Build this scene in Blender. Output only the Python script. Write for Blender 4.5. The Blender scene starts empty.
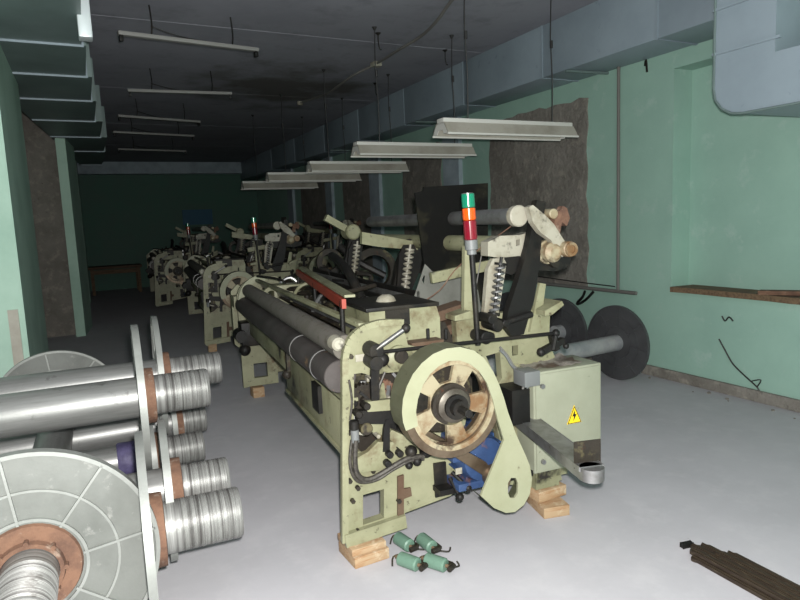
import bpy, bmesh, math, random
from mathutils import Vector, Matrix
random.seed(7)
PI = math.pi
scn = bpy.context.scene
col = scn.collection
vs = scn.view_settings
vs.view_transform = 'Standard'; vs.look = 'None'; vs.exposure = 0.0; vs.gamma = 1.0; vs.use_curve_mapping = False

# ------------------------------------------------------------------ camera
F = 622.0; YAW = math.radians(26.5); PITCH = math.radians(-7.3); ROLL = math.radians(2.4); H = 1.5
fw = Vector((math.sin(YAW)*math.cos(PITCH), math.cos(YAW)*math.cos(PITCH), math.sin(PITCH)))
rt = Vector((math.cos(YAW), -math.sin(YAW), 0)); up = rt.cross(fw)
r2 = rt*math.cos(ROLL) - up*math.sin(ROLL); u2 = up*math.cos(ROLL) + rt*math.sin(ROLL)
CP = Vector((0, 0, H))
cd = bpy.data.cameras.new('camera'); cam = bpy.data.objects.new('camera', cd); col.objects.link(cam)
cd.sensor_width = 36.0; cd.sensor_fit = 'HORIZONTAL'; cd.lens = F/800*36.0; cd.clip_start = 0.02; cd.clip_end = 100
m = Matrix((r2, u2, -fw)).transposed().to_4x4(); m.translation = CP
cam.matrix_world = m
scn.camera = cam

# measuring helpers: a photographed point on a known plane of the room
def ray(x, y): return fw + r2*((x-400)/F) - u2*((y-300)/F)
def on_z(x, y, z=0.0):
    d = ray(x, y); return CP + d*((z-H)/d.z)
LA = math.radians(-4.6)
EX = Vector((math.cos(LA), math.sin(LA), 0)); EY = Vector((-math.sin(LA), math.cos(LA), 0))
LO = Vector((0.895, 2.462, 0))
def LY(x, y, k=0.0):            # loom-local point on the plane y = k
    d = ray(x, y); t = (k-(CP-LO).dot(EY))/d.dot(EY); P = CP+d*t-LO
    return Vector((P.dot(EX), k, P.z))
def LZ(x, y, z):
    P = on_z(x, y, z)-LO; return Vector((P.dot(EX), P.dot(EY), z))
def L2(x, y, k=0.0):
    p = LY(x, y, k); return (p.x, p.z)

# ------------------------------------------------------------------ materials
def new_mat(name):
    m = bpy.data.materials.new(name); m.use_nodes = True
    nt = m.node_tree; b = nt.nodes['Principled BSDF']; return m, nt, b
def mix(nt, a, b, fac):
    n = nt.nodes.new('ShaderNodeMix'); n.data_type = 'RGBA'
    for s, v in ((6, a), (7, b)):
        if hasattr(v, 'links') or hasattr(v, 'is_output'): nt.links.new(v, n.inputs[s])
        else: n.inputs[s].default_value = (*v, 1)
    nt.links.new(fac, n.inputs[0]); return n.outputs[2]
def noise(nt, scale, detail=4, rough=.6, lo=.4, hi=.6, stretch=None):
    tc = nt.nodes.new('ShaderNodeTexCoord'); src = tc.outputs['Object']
    if stretch:
        mp = nt.nodes.new('ShaderNodeMapping'); mp.inputs['Scale'].default_value = stretch
        nt.links.new(src, mp.inputs[0]); src = mp.outputs[0]
    n = nt.nodes.new('ShaderNodeTexNoise'); n.inputs['Scale'].default_value = scale
    n.inputs['Detail'].default_value = detail; n.inputs['Roughness'].default_value = rough
    nt.links.new(src, n.inputs['Vector'])
    r = nt.nodes.new('ShaderNodeMapRange'); r.inputs[1].default_value = lo; r.inputs[2].default_value = hi
    nt.links.new(n.outputs[0], r.inputs[0]); return r.outputs[0]
def bump(nt, b, h, strength=.2, dist=.01):
    bn = nt.nodes.new('ShaderNodeBump'); bn.inputs['Strength'].default_value = strength; bn.inputs['Distance'].default_value = dist
    nt.links.new(h, bn.inputs['Height']); nt.links.new(bn.outputs[0], b.inputs['Normal'])
def mat(name, base, rough=.6, metal=0, layers=(), bmp=None, spec=.5):
    """layers: (colour, scale, lo, hi[, stretch])"""
    m, nt, b = new_mat(name)
    b.inputs['Roughness'].default_value = rough; b.inputs['Metallic'].default_value = metal
    b.inputs['Specular IOR Level'].default_value = spec
    c = base
    for L in layers:
        f = noise(nt, L[1], 5, .65, L[2], L[3], L[4] if len(L) > 4 else None)
        c = mix(nt, c, L[0], f)
    if layers: nt.links.new(c, b.inputs['Base Color'])
    else: b.inputs['Base Color'].default_value = (*base, 1)
    if bmp: bump(nt, b, noise(nt, bmp[0], 6, .6, 0, 1), bmp[1], bmp[2] if len(bmp) > 2 else .01)
    return m
def S(r, g, b):   # sRGB 0-255 to linear
    f = lambda v: ((v/255+.055)/1.055)**2.4 if v > 10 else v/255/12.92
    return (f(r), f(g), f(b))
M = {}
M['paint'] = mat('loom paint', S(138,137,110), .5, 0, ((S(112,111,84), 3, .42, .66), (S(90,74,50), 5, .55, .7), (S(34,30,26), 3, .6, .68), (S(52,42,32), 26, .62, .7)), (30, .15))
M['paint_clean'] = mat('guard paint', S(142,143,118), .45, 0, ((S(128,129,102), 3, .45, .75), (S(84,74,56), 14, .66, .74)), (20, .08))
M['cabinet'] = mat('cabinet paint', S(142,144,126), .45, 0, ((S(130,132,114), 3, .45, .75), (S(84,80,66), 16, .68, .75)), (20, .05))
M['black'] = mat('oily black iron', S(24,23,22), .5, 0, ((S(50,45,38), 8, .5, .7), (S(16,16,16), 4, .5, .7)), (40, .2), .25)
M['grease'] = mat('greasy cast iron', S(42,37,31), .55, 0, ((S(84,78,56), 9, .55, .65), (S(90,52,28), 12, .6, .7), (S(20,20,18), 6, .5, .65)), (30, .3), .3)
M['steel'] = mat('worn steel', S(150,150,150), .38, .75, ((S(105,102,98), 6, .45, .7), (S(92,70,52), 12, .66, .75)), (60, .05))
M['alu'] = mat('scratched aluminium tube', S(138,138,136), .42, .45, ((S(116,116,114), 5, .4, .7, (.6, 8, 8)), (S(84,82,80), 12, .62, .76)), (80, .04))
M['thread'] = mat('worn threaded tube end', S(140,140,137), .45, .35, ((S(84,82,80), 3, .42, .62, (20, .4, .4)), (S(168,168,165), 5, .55, .7, (30, .5, .5)), (S(70,66,62), 8, .6, .72)), (60, .05))
M['cast'] = mat('cast aluminium', S(110,112,108), .6, .2, ((S(94,96,92), 4, .4, .7), (S(138,138,134), 18, .6, .75)), (50, .1))
M['riblit'] = mat('cast rib lightened for relief', S(140,142,138), .5, .3, ((S(120,122,118), 4, .4, .7),), (50, .1))  # same cast metal, lighter than the flange panel: relief shading put into the colour
M['bluealu'] = mat('polished flange', S(140,146,158), .35, .6, ((S(108,114,126), 5, .4, .7),), (50, .03))
M['rust'] = mat('orange rust', S(112,82,64), .85, 0, ((S(84,60,48), 12, .4, .65), (S(142,126,112), 18, .58, .72)), (60, .3))
M['roller'] = mat('emery covered roller', S(100,95,88), .85, 0, ((S(90,86,76), 6, .4, .7), (S(70,62,50), 20, .55, .7)), (120, .2))
M['darkroller'] = mat('dark cloth roller', S(72,66,64), .6, .1, ((S(50,46,44), 5, .4, .7), (S(120,96,72), 10, .64, .72)), (60, .1))
M['wheel'] = mat('stained pulley', S(150,141,116), .5, .1, ((S(112,84,56), 7, .44, .62), (S(58,44,34), 10, .55, .66)), (40, .1))
M['rimsteel'] = mat('oily pulley rim', S(112,98,82), .35, .6, ((S(80,66,52), 8, .4, .7),), (50, .05))
M['blue'] = mat('blue motor paint', S(46,68,106), .5, 0, ((S(32,48,80), 6, .45, .7), (S(112,78,62), 6, .56, .64)), (40, .2))
M['red'] = mat('red plastic cover', S(146,48,28), .45, 0, ((S(112,36,22), 6, .45, .7),))
M['wood'] = mat('pine block', S(164,138,108), .75, 0, ((S(148,112,78), 8, .45, .65, (1, 6, 10)), (S(190,174,150), 14, .55, .7)), (60, .2))
M['oldwood'] = mat('old grey wood', S(112,92,70), .85, 0, ((S(74,58,44), 6, .4, .7, (1, 8, 8)),), (60, .3))
M['slat'] = mat('rusty brown strip', S(58,48,36), .6, .2, ((S(40,30,24), 8, .4, .65, (1, 12, 12)), (S(92,80,60), 14, .58, .7, (1, 12, 12))), (60, .3))
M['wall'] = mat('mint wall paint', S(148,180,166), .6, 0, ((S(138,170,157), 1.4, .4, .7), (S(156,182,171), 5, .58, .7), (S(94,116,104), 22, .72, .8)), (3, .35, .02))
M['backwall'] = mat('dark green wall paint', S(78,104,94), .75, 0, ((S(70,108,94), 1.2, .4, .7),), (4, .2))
M['leftwall'] = mat('pale mint wall paint', S(168,196,180), .7, 0, ((S(150,180,164), 2, .4, .7),), (5, .2))
M['cement'] = mat('rough cement', S(128,123,116), .95, 0, ((S(108,103,96), 2.4, .4, .65), (S(146,140,130), 9, .52, .7), (S(78,74,68), 20, .62, .75)), (18, .7, .03))
M['pilaster'] = mat('whitewashed pilaster', S(160,172,180), .85, 0, ((S(130,142,150), 3, .4, .7),), (8, .2))
M['ceiling'] = mat('grimy ceiling paint', S(140,141,149), .9, 0, ((S(126,127,135), .8, .4, .7), (S(112,113,119), 3.5, .52, .8)), (6, .2))
M['duct'] = mat('painted duct steel', S(140,153,162), .45, .1, ((S(128,141,150), 1.5, .4, .7), (S(112,124,132), 9, .66, .76)), (3, .1))
M['ductdark'] = mat('green grey duct steel', S(106,122,120), .5, .1, ((S(92,107,105), 2, .4, .7),), (3, .1))
M['seam'] = mat('bright galvanised seam', S(196,204,206), .4, .2)
M['floor'] = mat('dusty painted concrete', S(178,176,180), .9, 0, ((S(170,168,172), 1.6, .4, .7), (S(184,182,185), 6, .5, .75), (S(130,127,125), 16, .72, .8)), (12, .12))
M['dirt'] = mat('debris', S(96,92,86), .95, 0, ((S(66,62,58), 8, .4, .6),), (20, .4))
M['fixture'] = mat('dusty enamel', S(164,159,148), .6, 0, ((S(140,134,122), 4, .45, .75), (S(110,100,84), 20, .68, .76)), (20, .05))
M['fixtop'] = mat('white enamel', S(190,188,182), .5)
M['darkfix'] = mat('grey batten', S(128,127,124), .6)
M['cord'] = mat('grey cable sheath', S(104,102,98), .7)
M['cordblack'] = mat('black cable sheath', S(34,33,32), .5)
M['hose'] = mat('braided hose', S(74,70,64), .5, .3, ((S(50,46,42), 60, .4, .6),))
M['yellow'] = mat('warning yellow', S(236,200,30), .5)
M['ink'] = mat('black ink', S(16,16,16), .6)
M['white'] = mat('white plastic', S(150,146,132), .5, 0, ((S(112,104,86), 7, .48, .7), (S(52,46,38), 9, .6, .7)))
M['grey'] = mat('grey plastic', S(104,106,106), .5)
M['sheet'] = mat('dull grey sheet metal', S(104,104,98), .6, .1, ((S(84,84,78), 5, .45, .7),), (20, .05))
M['board'] = mat('tarred dark board', S(14,14,12), .9, 0, ((S(46,44,32), 3.2, .5, .64), (S(10,10,10), 6, .4, .7)), (10, .2), .15)
M['brown'] = mat('brown packed wood', S(88,70,54), .8, 0, ((S(78,56,40), 8, .4, .65),), (40, .3))
M['motorgreen'] = mat('sea green enamel', S(96,124,108), .5, 0, ((S(76,100,88), 8, .5, .7), (S(110,90,74), 16, .64, .74)), (40, .1))
M['paper'] = mat('crumpled dirty film', S(206,198,190), .4, 0, ((S(120,104,92), 5, .5, .62),), (14, .3))
M['purple'] = mat('violet wrapping', S(84,78,112), .6, 0, ((S(60,54,84), 14, .4, .65),), (30, .5))
M['hubred'] = mat('dark hub', S(88,82,74), .45, .5, ((S(60,54,46), 10, .4, .65),), (40, .1))
def lens(name, c):
    m, nt, b = new_mat(name); b.inputs['Base Color'].default_value = (*c, 1); b.inputs['Roughness'].default_value = .15
    b.inputs['Coat Weight'].default_value = .6; return m
M['lg'] = lens('green lens', S(14,112,84)); M['lo'] = lens('orange lens', S(206,78,14)); M['lr'] = lens('red lens', S(112,12,32))

# ------------------------------------------------------------------ mesh builder
class MB:
    def __init__(s): s.bm = bmesh.new()
    def box(s, a, b, bev=0):
        lo = [min(a[i], b[i]) for i in range(3)]; hi = [max(a[i], b[i]) for i in range(3)]
        r = bmesh.ops.create_cube(s.bm, size=1)
        for v in r['verts']:
            v.co = Vector([(lo[i]+hi[i])/2 + v.co[i]*(hi[i]-lo[i]) for i in range(3)])
        if bev:
            es = list({e for v in r['verts'] for e in v.link_edges})
            bmesh.ops.bevel(s.bm, geom=es, offset=bev, segments=2, affect='EDGES', profile=.6)
        return s
    def obox(s, p, q, w, h, upv=(0,0,1), bev=0):      # bar from p to q, w wide, h high
        p = Vector(p); q = Vector(q); d = (q-p); L = d.length; d.normalize()
        x = d.cross(Vector(upv));
        if x.length < 1e-4: x = Vector((1,0,0))
        x.normalize(); z = x.cross(d)
        r = bmesh.ops.create_cube(s.bm, size=1)
        for v in r['verts']:
            c = v.co.copy(); v.co = (p+q)/2 + d*(c.y*L) + x*(c.x*w) + z*(c.z*h)
        if bev:
            es = list({e for v in r['verts'] for e in v.link_edges})
            bmesh.ops.bevel(s.bm, geom=es, offset=bev, segments=2, affect='EDGES', profile=.6)
        return s
    def lathe(s, p, q, prof, n=32, caps=True):       # prof: (t along p->q in metres, radius)
        p = Vector(p); d = (Vector(q)-p).normalized()
        a = Vector((0,0,1)) if abs(d.z) < .9 else Vector((1,0,0))
        x = d.cross(a).normalized(); y = d.cross(x)
        rings = []
        for t, r in prof:
            rings.append([s.bm.verts.new(p+d*t+(x*math.cos(2*PI*i/n)+y*math.sin(2*PI*i/n))*r) for i in range(n)])
        for A, B in zip(rings, rings[1:]):
            for i in range(n):
                f = s.bm.faces.new((A[i], A[(i+1)%n], B[(i+1)%n], B[i])); f.smooth = True
        if caps:
            s.bm.faces.new(rings[0][::-1]); s.bm.faces.new(rings[-1])
        return s
    def cyl(s, p, q, r, n=24, bev=0):
        L = (Vector(q)-Vector(p)).length
        if bev: return s.lathe(p, q, [(0, r-bev), (bev, r), (L-bev, r), (L, r-bev)], n)
        return s.lathe(p, q, [(0, r), (L, r)], n)
    def ball(s, c, r, n=12):
        k = bmesh.ops.create_uvsphere(s.bm, u_segments=n, v_segments=max(6, n//2+2), radius=r)
        for v in k['verts']:
            v.co += Vector(c)
            for f in v.link_faces: f.smooth = True
        return s
    def tube(s, pts, r, n=8, smooth=3):
        P = [Vector(p) for p in pts]
        if smooth and len(P) > 2:
            out = []
            for i in range(len(P)-1):
                a = P[max(i-1, 0)]; b = P[i]; c = P[i+1]; d = P[min(i+2, len(P)-1)]
                for j in range(smooth):
                    t = j/smooth
                    out.append(.5*((2*b)+(c-a)*t+(2*a-5*b+4*c-d)*t*t+(3*b-a-3*c+d)*t**3))
            out.append(P[-1]); P = out
        rings = []; prev = None
        for i, p in enumerate(P):
            d = (P[min(i+1, len(P)-1)]-P[max(i-1, 0)]).normalized()
            if prev is None:
                a = Vector((0,0,1)) if abs(d.z) < .9 else Vector((1,0,0)); x = d.cross(a).normalized()
            else:
                x = prev-d*prev.dot(d)
                if x.length < 1e-5: x = d.orthogonal()
                x.normalize()
            prev = x; y = d.cross(x)
            rings.append([s.bm.verts.new(p+(x*math.cos(2*PI*k/n)+y*math.sin(2*PI*k/n))*r) for k in range(n)])
        for A, B in zip(rings, rings[1:]):
            for k in range(n):
                f = s.bm.faces.new((A[k], A[(k+1)%n], B[(k+1)%n], B[k])); f.smooth = True
        s.bm.faces.new(rings[0][::-1]); s.bm.faces.new(rings[-1])
        return s
    def spring(s, p, q, R, r, turns, n=6):
        p = Vector(p); q = Vector(q); d = q-p; L = d.length; d.normalize(); x = d.orthogonal().normalized(); y = d.cross(x)
        N = int(turns*10)
        return s.tube([p+d*(L*i/N)+(x*math.cos(i*2*PI/10)+y*math.sin(i*2*PI/10))*R for i in range(N+1)], r, n, 0)
    def prism(s, outline, thick, origin=(0,0,0), u=(1,0,0), v=(0,0,1), w=(0,1,0), holes=(), smooth=False):
        """flat plate with holes: 2-D points on the (u, v) plane, given thickness along w"""
        o = Vector(origin); u = Vector(u); v = Vector(v); w = Vector(w)
        edges = []; loops = []
        for loop in [outline]+list(holes):
            vv = [s.bm.verts.new(o+u*a+v*b) for a, b in loop]; loops.append(vv)
            for i in range(len(vv)): edges.append(s.bm.edges.new((vv[i], vv[(i+1)%len(vv)])))
        r = bmesh.ops.triangle_fill(s.bm, edges=edges, use_beauty=True, use_dissolve=False)
        faces = [g for g in r['geom'] if isinstance(g, bmesh.types.BMFace)]
        ex = bmesh.ops.extrude_face_region(s.bm, geom=faces)
        nv = [g for g in ex['geom'] if isinstance(g, bmesh.types.BMVert)]
        for a in nv: a.co += w*thick
        bmesh.ops.recalc_face_normals(s.bm, faces=s.bm.faces[:])
        return s
    def ring(s, p, q, ro, ri, n=40):
        L = (Vector(q)-Vector(p)).length
        p = Vector(p); d = (Vector(q)-p).normalized(); a = Vector((0,0,1)) if abs(d.z) < .9 else Vector((1,0,0))
        x = d.cross(a).normalized(); y = d.cross(x); R = []
        for t, r in ((0, ri), (0, ro), (L, ro), (L, ri)):
            R.append([s.bm.verts.new(p+d*t+(x*math.cos(2*PI*i/n)+y*math.sin(2*PI*i/n))*r) for i in range(n)])
        for j in range(4):
            A = R[j]; B = R[(j+1)%4]
            for i in range(n):
                f = s.bm.faces.new((A[i], A[(i+1)%n], B[(i+1)%n], B[i])); f.smooth = j in (1, 3)
        return s
    def build(s, name, m, parent=None, label=None):
        bmesh.ops.recalc_face_normals(s.bm, faces=s.bm.faces[:])
        for f in s.bm.faces:
            if f.smooth: break
        me = bpy.data.meshes.new(name); s.bm.to_mesh(me); s.bm.free()
        me.materials.append(M[m] if isinstance(m, str) else m)
        try: me.set_sharp_from_angle(angle=math.radians(40))
        except Exception: pass
        o = bpy.data.objects.new(name, me); col.objects.link(o)
        if parent is not None: o.parent = parent
        if label: o['label'] = label
        return o
def tag(o, label=None, cat=None, group=None, kind=None):
    if label: o['label'] = label
    if cat: o['category'] = cat
    if group: o['group'] = group
    if kind: o['kind'] = kind
    return o
def empty(name, loc=(0,0,0), rz=0, rx=0, ry=0):
    o = bpy.data.objects.new(name, None); col.objects.link(o); o.location = loc; o.rotation_euler = (rx, ry, rz); o.empty_display_size = .1
    return o
KIDS = {}
def copy_tree(o, parent=None, skip=()):
    c = o.copy(); col.objects.link(c)
    if parent is not None: c.parent = parent
    for ch in [x for x in bpy.data.objects if x.parent == o and x.name.split('.')[0] not in skip]: copy_tree(ch, c, skip)
    return c
def struct(o): o['kind'] = 'structure'; return o
def circ(cx, cy, r, n=20, a0=0, a1=2*PI, ry=None):
    ry = ry or r; full = abs(a1-a0) > 6.28
    return [(cx+r*math.cos(a0+(a1-a0)*i/(n if full else n-1)), cy+ry*math.sin(a0+(a1-a0)*i/(n if full else n-1))) for i in range(n)]

# ================================================================== the hall
CZ = 3.28; WX = 4.52; BY = 18.0
o = MB().box((-9, -2.5, -.12), (WX+1.0, BY+.3, 0)).build('floor', 'floor'); struct(o)
# ceiling of long slabs with shallow joints
b = MB()
ys = [-2.5, .2, 3.1, 5.9, 8.7, 11.5, 14.3, BY+.3]
for y0, y1 in zip(ys, ys[1:]):
    b.box((-9, y0+.008, CZ), (WX+1.0, y1-.008, CZ+.2))
b.box((-9, -2.5, CZ+.012), (WX+1.0, BY+.3, CZ+.25))
struct(b.build('ceiling', 'ceiling'))
cm = M['ceiling']; nt = cm.node_tree; bs = nt.nodes['Principled BSDF']
old = bs.inputs['Base Color'].links[0].from_socket
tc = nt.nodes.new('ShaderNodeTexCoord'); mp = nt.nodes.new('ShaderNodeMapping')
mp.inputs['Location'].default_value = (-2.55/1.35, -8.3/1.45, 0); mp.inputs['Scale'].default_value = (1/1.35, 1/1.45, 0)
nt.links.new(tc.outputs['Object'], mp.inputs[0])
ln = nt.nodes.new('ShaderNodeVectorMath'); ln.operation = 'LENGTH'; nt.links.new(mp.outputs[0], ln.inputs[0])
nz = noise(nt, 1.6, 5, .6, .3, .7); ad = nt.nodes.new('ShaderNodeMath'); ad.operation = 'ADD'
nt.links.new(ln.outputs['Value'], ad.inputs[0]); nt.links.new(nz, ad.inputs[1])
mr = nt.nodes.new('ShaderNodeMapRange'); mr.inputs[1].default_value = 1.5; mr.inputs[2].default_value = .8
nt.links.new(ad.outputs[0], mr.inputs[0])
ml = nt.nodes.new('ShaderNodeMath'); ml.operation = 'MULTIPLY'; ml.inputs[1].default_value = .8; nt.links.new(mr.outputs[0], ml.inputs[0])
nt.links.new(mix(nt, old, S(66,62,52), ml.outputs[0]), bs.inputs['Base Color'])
def slab(name, P, z0, z1, m):
    b = MB().prism(P, z1-z0, (0,0,z0), (1,0,0), (0,1,0), (0,0,1)); return struct(b.build(name, m))
# back wall
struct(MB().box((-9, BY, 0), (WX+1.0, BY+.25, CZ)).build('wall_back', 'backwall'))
struct(MB().box((-9, BY-.3, 2.98), (WX, BY, CZ)).build('trim_1', 'pilaster'))
slab('wall_left_recess', [(-9,6.7),(-.62,6.7),(-.60,9.85),(-9,9.85)], 0, CZ, 'leftwall')
struct(MB().box((-9, -2.6, 0), (WX+1.0, -2.45, CZ)).build('wall_front', 'wall'))
struct(MB().box((-9.1, -2.5, 0), (-9, BY, CZ)).build('wall_far_left', 'leftwall'))
# right wall with a deep niche where a window was closed
b = MB()
NY0, NY1, NZ0, NZ1, ND = 1.35, 3.76, .79, 2.66, .22
b.box((WX, -2.5, 0), (WX+.6, NY0, CZ)); b.box((WX, NY1, 0), (WX+.6, BY, CZ))
b.box((WX, NY0, 0), (WX+.6, NY1, NZ0)); b.box((WX, NY0, NZ1), (WX+.6, NY1, CZ))
b.box((WX+ND, NY0, NZ0), (WX+.6, NY1, NZ1))
struct(b.build('wall_right', 'wall'))
b = MB()   # low curb of rubble along the base
b.box((WX-.035, -1, 0), (WX, BY, .09), .008)
struct(b.build('baseboard_right', 'cement'))
def rough_rect(y0, y1, z0, z1, amp, n=14):
    P = []
    def edge(a, b_):
        for i in range(n):
            t = i/n; P.append((a[0]+(b_[0]-a[0])*t+random.uniform(-amp, amp), a[1]+(b_[1]-a[1])*t+random.uniform(-amp, amp)))
    edge((y0, z0), (y1, z0)); edge((y1, z0), (y1, z1)); edge((y1, z1), (y0, z1)); edge((y0, z1), (y0, z0))
    return P
for k, (y0, y1, z0, z1) in enumerate(((4.77, 6.42, .74, 2.62), (7.6, 8.78, .7, 2.55), (10.0, 11.3, .7, 2.5), (12.3, 13.9, .7, 2.5))):
    o = MB().prism(rough_rect(y0, y1, z0, z1, .022), .012, (WX-.012,0,0), (0,1,0), (0,0,1), (1,0,0)).build('window_%d' % (k+1), 'cement'); struct(o)
for k, (y0, y1) in enumerate(((7.06, 7.46), (9.55, 9.95), (11.8, 12.15), (14.4, 14.8))):
    struct(MB().box((WX-.06, y0, 0), (WX+.01, y1, 2.83)).build('pillar_right', 'pilaster'))
# left side: piers, cement jambs
slab('wall_left', [(-9,4.8),(-.405,4.8),(-.405,6.7),(-9,6.7)], 0, CZ, 'leftwall')
slab('wall_left_cement', [(-9,9.85),(-.24,10.45),(-.24,10.6),(-9,10.6)], 0, CZ, 'cement')
slab('pillar_left', [(-.245,10.2),(-.12,10.2),(-.02,11.2),(-.245,11.2)], 0, CZ, 'leftwall')
slab('wall_left_far', [(-9,11.6),(-.3,11.6),(-.2,14.6),(-9,14.6)], 0, CZ, 'cement')
slab('pillar_left_far', [(-.12,15.0),(-.02,15.0),(.0,15.5),(-.12,15.5)], 0, CZ, 'leftwall')
# chipped corner guard on the first pier
tag(MB().box((-.50,4.785,.2),(-.44,4.80,1.02)).build('chipped_plaster_strip','fixture'), 'narrow chipped strip of bare plaster on the left pier', 'plaster strip')

# ---- right duct (ceiling corner) with its big drop elbow
d = empty('ventilation_duct', (4.29, 8, 2.83)); tag(d, 'pale blue duct along the right wall with a deep drop elbow near the camera', 'duct')
def rel(o, root):
    o.parent = root; o.matrix_parent_inverse = Matrix.Translation(root.location).inverted(); return o
DX = 4.07
secs = [2.3, 3.55, 4.9, 6.3, 7.8, 9.4, 11.0, 12.8, 14.6, 17.9]
for i, (a, c) in enumerate(zip(secs, secs[1:])):
    rel(MB().box((DX, a+.004, 2.80), (WX, c-.004, CZ), .006).build('duct_section', 'duct'), d)
for a in secs[1:-1]:
    rel(MB().box((DX-.008, a-.012, 2.792), (WX, a+.012, CZ)).build('duct_flange', 'duct'), d)
# elbow: profile in the (Y, Z) plane, pushed out to X 3.74
pr = [(2.78, CZ), (2.78, 2.27)] + [(2.58+.20*math.cos(a), 2.25+.18*math.sin(a)) for a in [0, -.4, -.8, -1.2, -PI/2]]
pr = [(y, z) for y, z in pr] + [(1.2, 2.07), (1.2, 2.39), (2.39, 2.39), (2.39, 2.86), (2.39, CZ)]
eb = MB().prism(pr, WX-3.72, (3.72, 0, 0), (0,1,0), (0,0,1), (1,0,0))
rel(eb.build('elbow', 'duct'), d)
for z in (2.47, 2.74):
    rel(MB().box((3.705, 2.355, z-.008), (3.725, 2.795, z+.008)).build('elbow_seam', 'duct'), d)
rel(MB().tube([(3.708, y, z) for y, z in pr[:8]], .008, 6, 0).build('elbow_seam', 'ductdark'), d)
# suspension bars under the duct
for y in (4.9, 7.8, 11.0):
    tag(MB().obox((DX-.02, y-.35, 2.785), (WX, y-.40, 2.785), .025, .02).build('duct_bracket', 'ductdark'),
        {4.9: 'thin steel cross bar under the duct above the wall pipe', 7.8: 'thin steel cross bar under the duct beyond the big cement patch', 11.0: 'farthest steel cross bar under the duct'}[y], 'bracket', 'brackets under the right duct')

# ---- left duct seen from below
d = empty('ceiling_duct', (-.1, 7, 2.85)); tag(d, 'grey green duct of stepped sections overhead along the left wall', 'duct')
ly = [1.2, 4.15, 5.2, 6.2, 7.3, 8.6, 10.0, 11.7, 14.0]
lx = [.05, .085, .11, .14, .19, .24, .33, .42, .45]
for i in range(len(ly)-1):
    y0, y1 = ly[i], ly[i+1]
    inx = lambda y: max(-.9, -.80+.09*(y-4.5))
    P = [(inx(y0), y0+.01), (lx[i+1], y0+.01), (lx[i+1], y1-.01), (inx(y1), y1-.01)]
    b = MB().prism(P, CZ-2.85, (0,0,2.85), (1,0,0), (0,1,0), (0,0,1)); rel(b.build('duct_section', 'ductdark'), d)
    b = MB().box((inx(y1)+.01, y1-.008, 2.835), (lx[i+1]+.015, y1+.008, CZ)); rel(b.build('duct_flange', 'duct', None), d)
rel(MB().box((.085, 4.5, 2.72), (.165, 4.62, 3.1), .01).build('end_plate', 'seam', None, 'bright white end plate'), d)

# ---- lamps
def trough_lamp(i, x0, x1, y, dz):
    L = x1-x0
    root = empty('hanging_lamp', ((x0+x1)/2, y, 2.11+dz), -.005)
    b = MB()
    prof = [(-.115, 0), (-.06, .085), (.06, .085), (.115, 0), (.108, -.004), (.055, .075), (-.055, .075), (-.108, -.004)]
    b.prism(prof, L, (-L/2,0,0), (0,1,0), (0,0,1), (1,0,0)); b.build('reflector', 'fixture', root)
    b = MB(); b.box((-L/2, -.05, .085), (L/2, .05, .118), .006); b.build('top_channel', 'fixtop', root)
    b = MB(); b.box((-L/2-.004, -.118, -.012), (L/2+.004, -.105, .002)); b.box((-L/2-.004, .105, -.012), (L/2+.004, .118, .002)); b.build('rim', 'fixtop', root)
    for s in (-1, 1):
        b = MB(); b.prism([(-.11,0),(-.057,.083),(.057,.083),(.11,0),(.05,0),(.03,.03),(-.03,.03),(-.05,0)], .006, (s*(L/2-.003)-.003,0,0), (0,1,0), (0,0,1), (1,0,0)); b.build('end_cap', 'fixtop', root)
    for s in (-.3, .36):
        b = MB(); h = CZ-2.11-dz
        b.tube([(s*L, 0, .115), (s*L+.006, 0, h*.4), (s*L-.008, 0, h*.7), (s*L+.003, 0, h)], .0045, 6, 3)
        b.cyl((s*L,0,h*.62),(s*L,0,h*.67),.012,8)
        b.lathe((s*L,0,h-.03),(s*L,0,h),[(0,.008),(.03,.025)],10); b.build('suspension_wire', 'cordblack', root)
    return root
names = ['nearest and largest cream trough lamp, hanging by wires in front of the cement patch',
         'second cream trough lamp hanging behind the largest one', 'third cream trough lamp hanging in the right row',
         'fourth cream trough lamp in the right row, half hidden by the third', 'farthest small trough lamp of the right row']
for i, (x0, x1, y, dz) in enumerate(((2.47,3.72,4.15,.02),(2.32,3.58,5.45,0.01),(2.42,3.68,7.1,0),(2.32,3.68,8.6,0),(2.35,3.6,10.25,0))):
    r = trough_lamp(i, x0, x1, y, dz); tag(r, names[i], 'lamp', 'trough lamps hanging in the right row')
def batten(x0, y0, x1, y1, z):
    L = math.hypot(x1-x0, y1-y0); root = empty('batten_lamp', ((x0+x1)/2, (y0+y1)/2, z), math.atan2(y1-y0, x1-x0))
    b = MB(); b.box((-L/2, -.03, 0), (L/2, .03, .03), .004); b.build('batten', 'darkfix', root)
    for s in (-1, 1):
        b = MB(); b.box((s*(L/2-.02)-.014, -.022, -.045), (s*(L/2-.02)+.014, .022, 0), .004); b.build('tube_holder', 'black', root)
    for s in (-.28, .3):
        b = MB(); b.tube([(s*L, 0, .03), (s*L+.01, .0, .12), (s*L, 0, CZ-z)], .006, 6); b.build('hanger', 'black', root)
    b = MB(); b.tube([(-.28*L, 0, .1), (-.1*L, .0, .05), (.12*L, 0, .032)], .005, 6); b.build('cable', 'cordblack', root)
    return root
bl = ['nearest bare batten lamp under the ceiling, no tubes, upper left of the hall', 'second bare batten lamp under the left ceiling',
      'third bare batten lamp under the left ceiling', 'fourth bare batten lamp under the left ceiling', 'farthest bare batten lamp close to the back wall']
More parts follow.
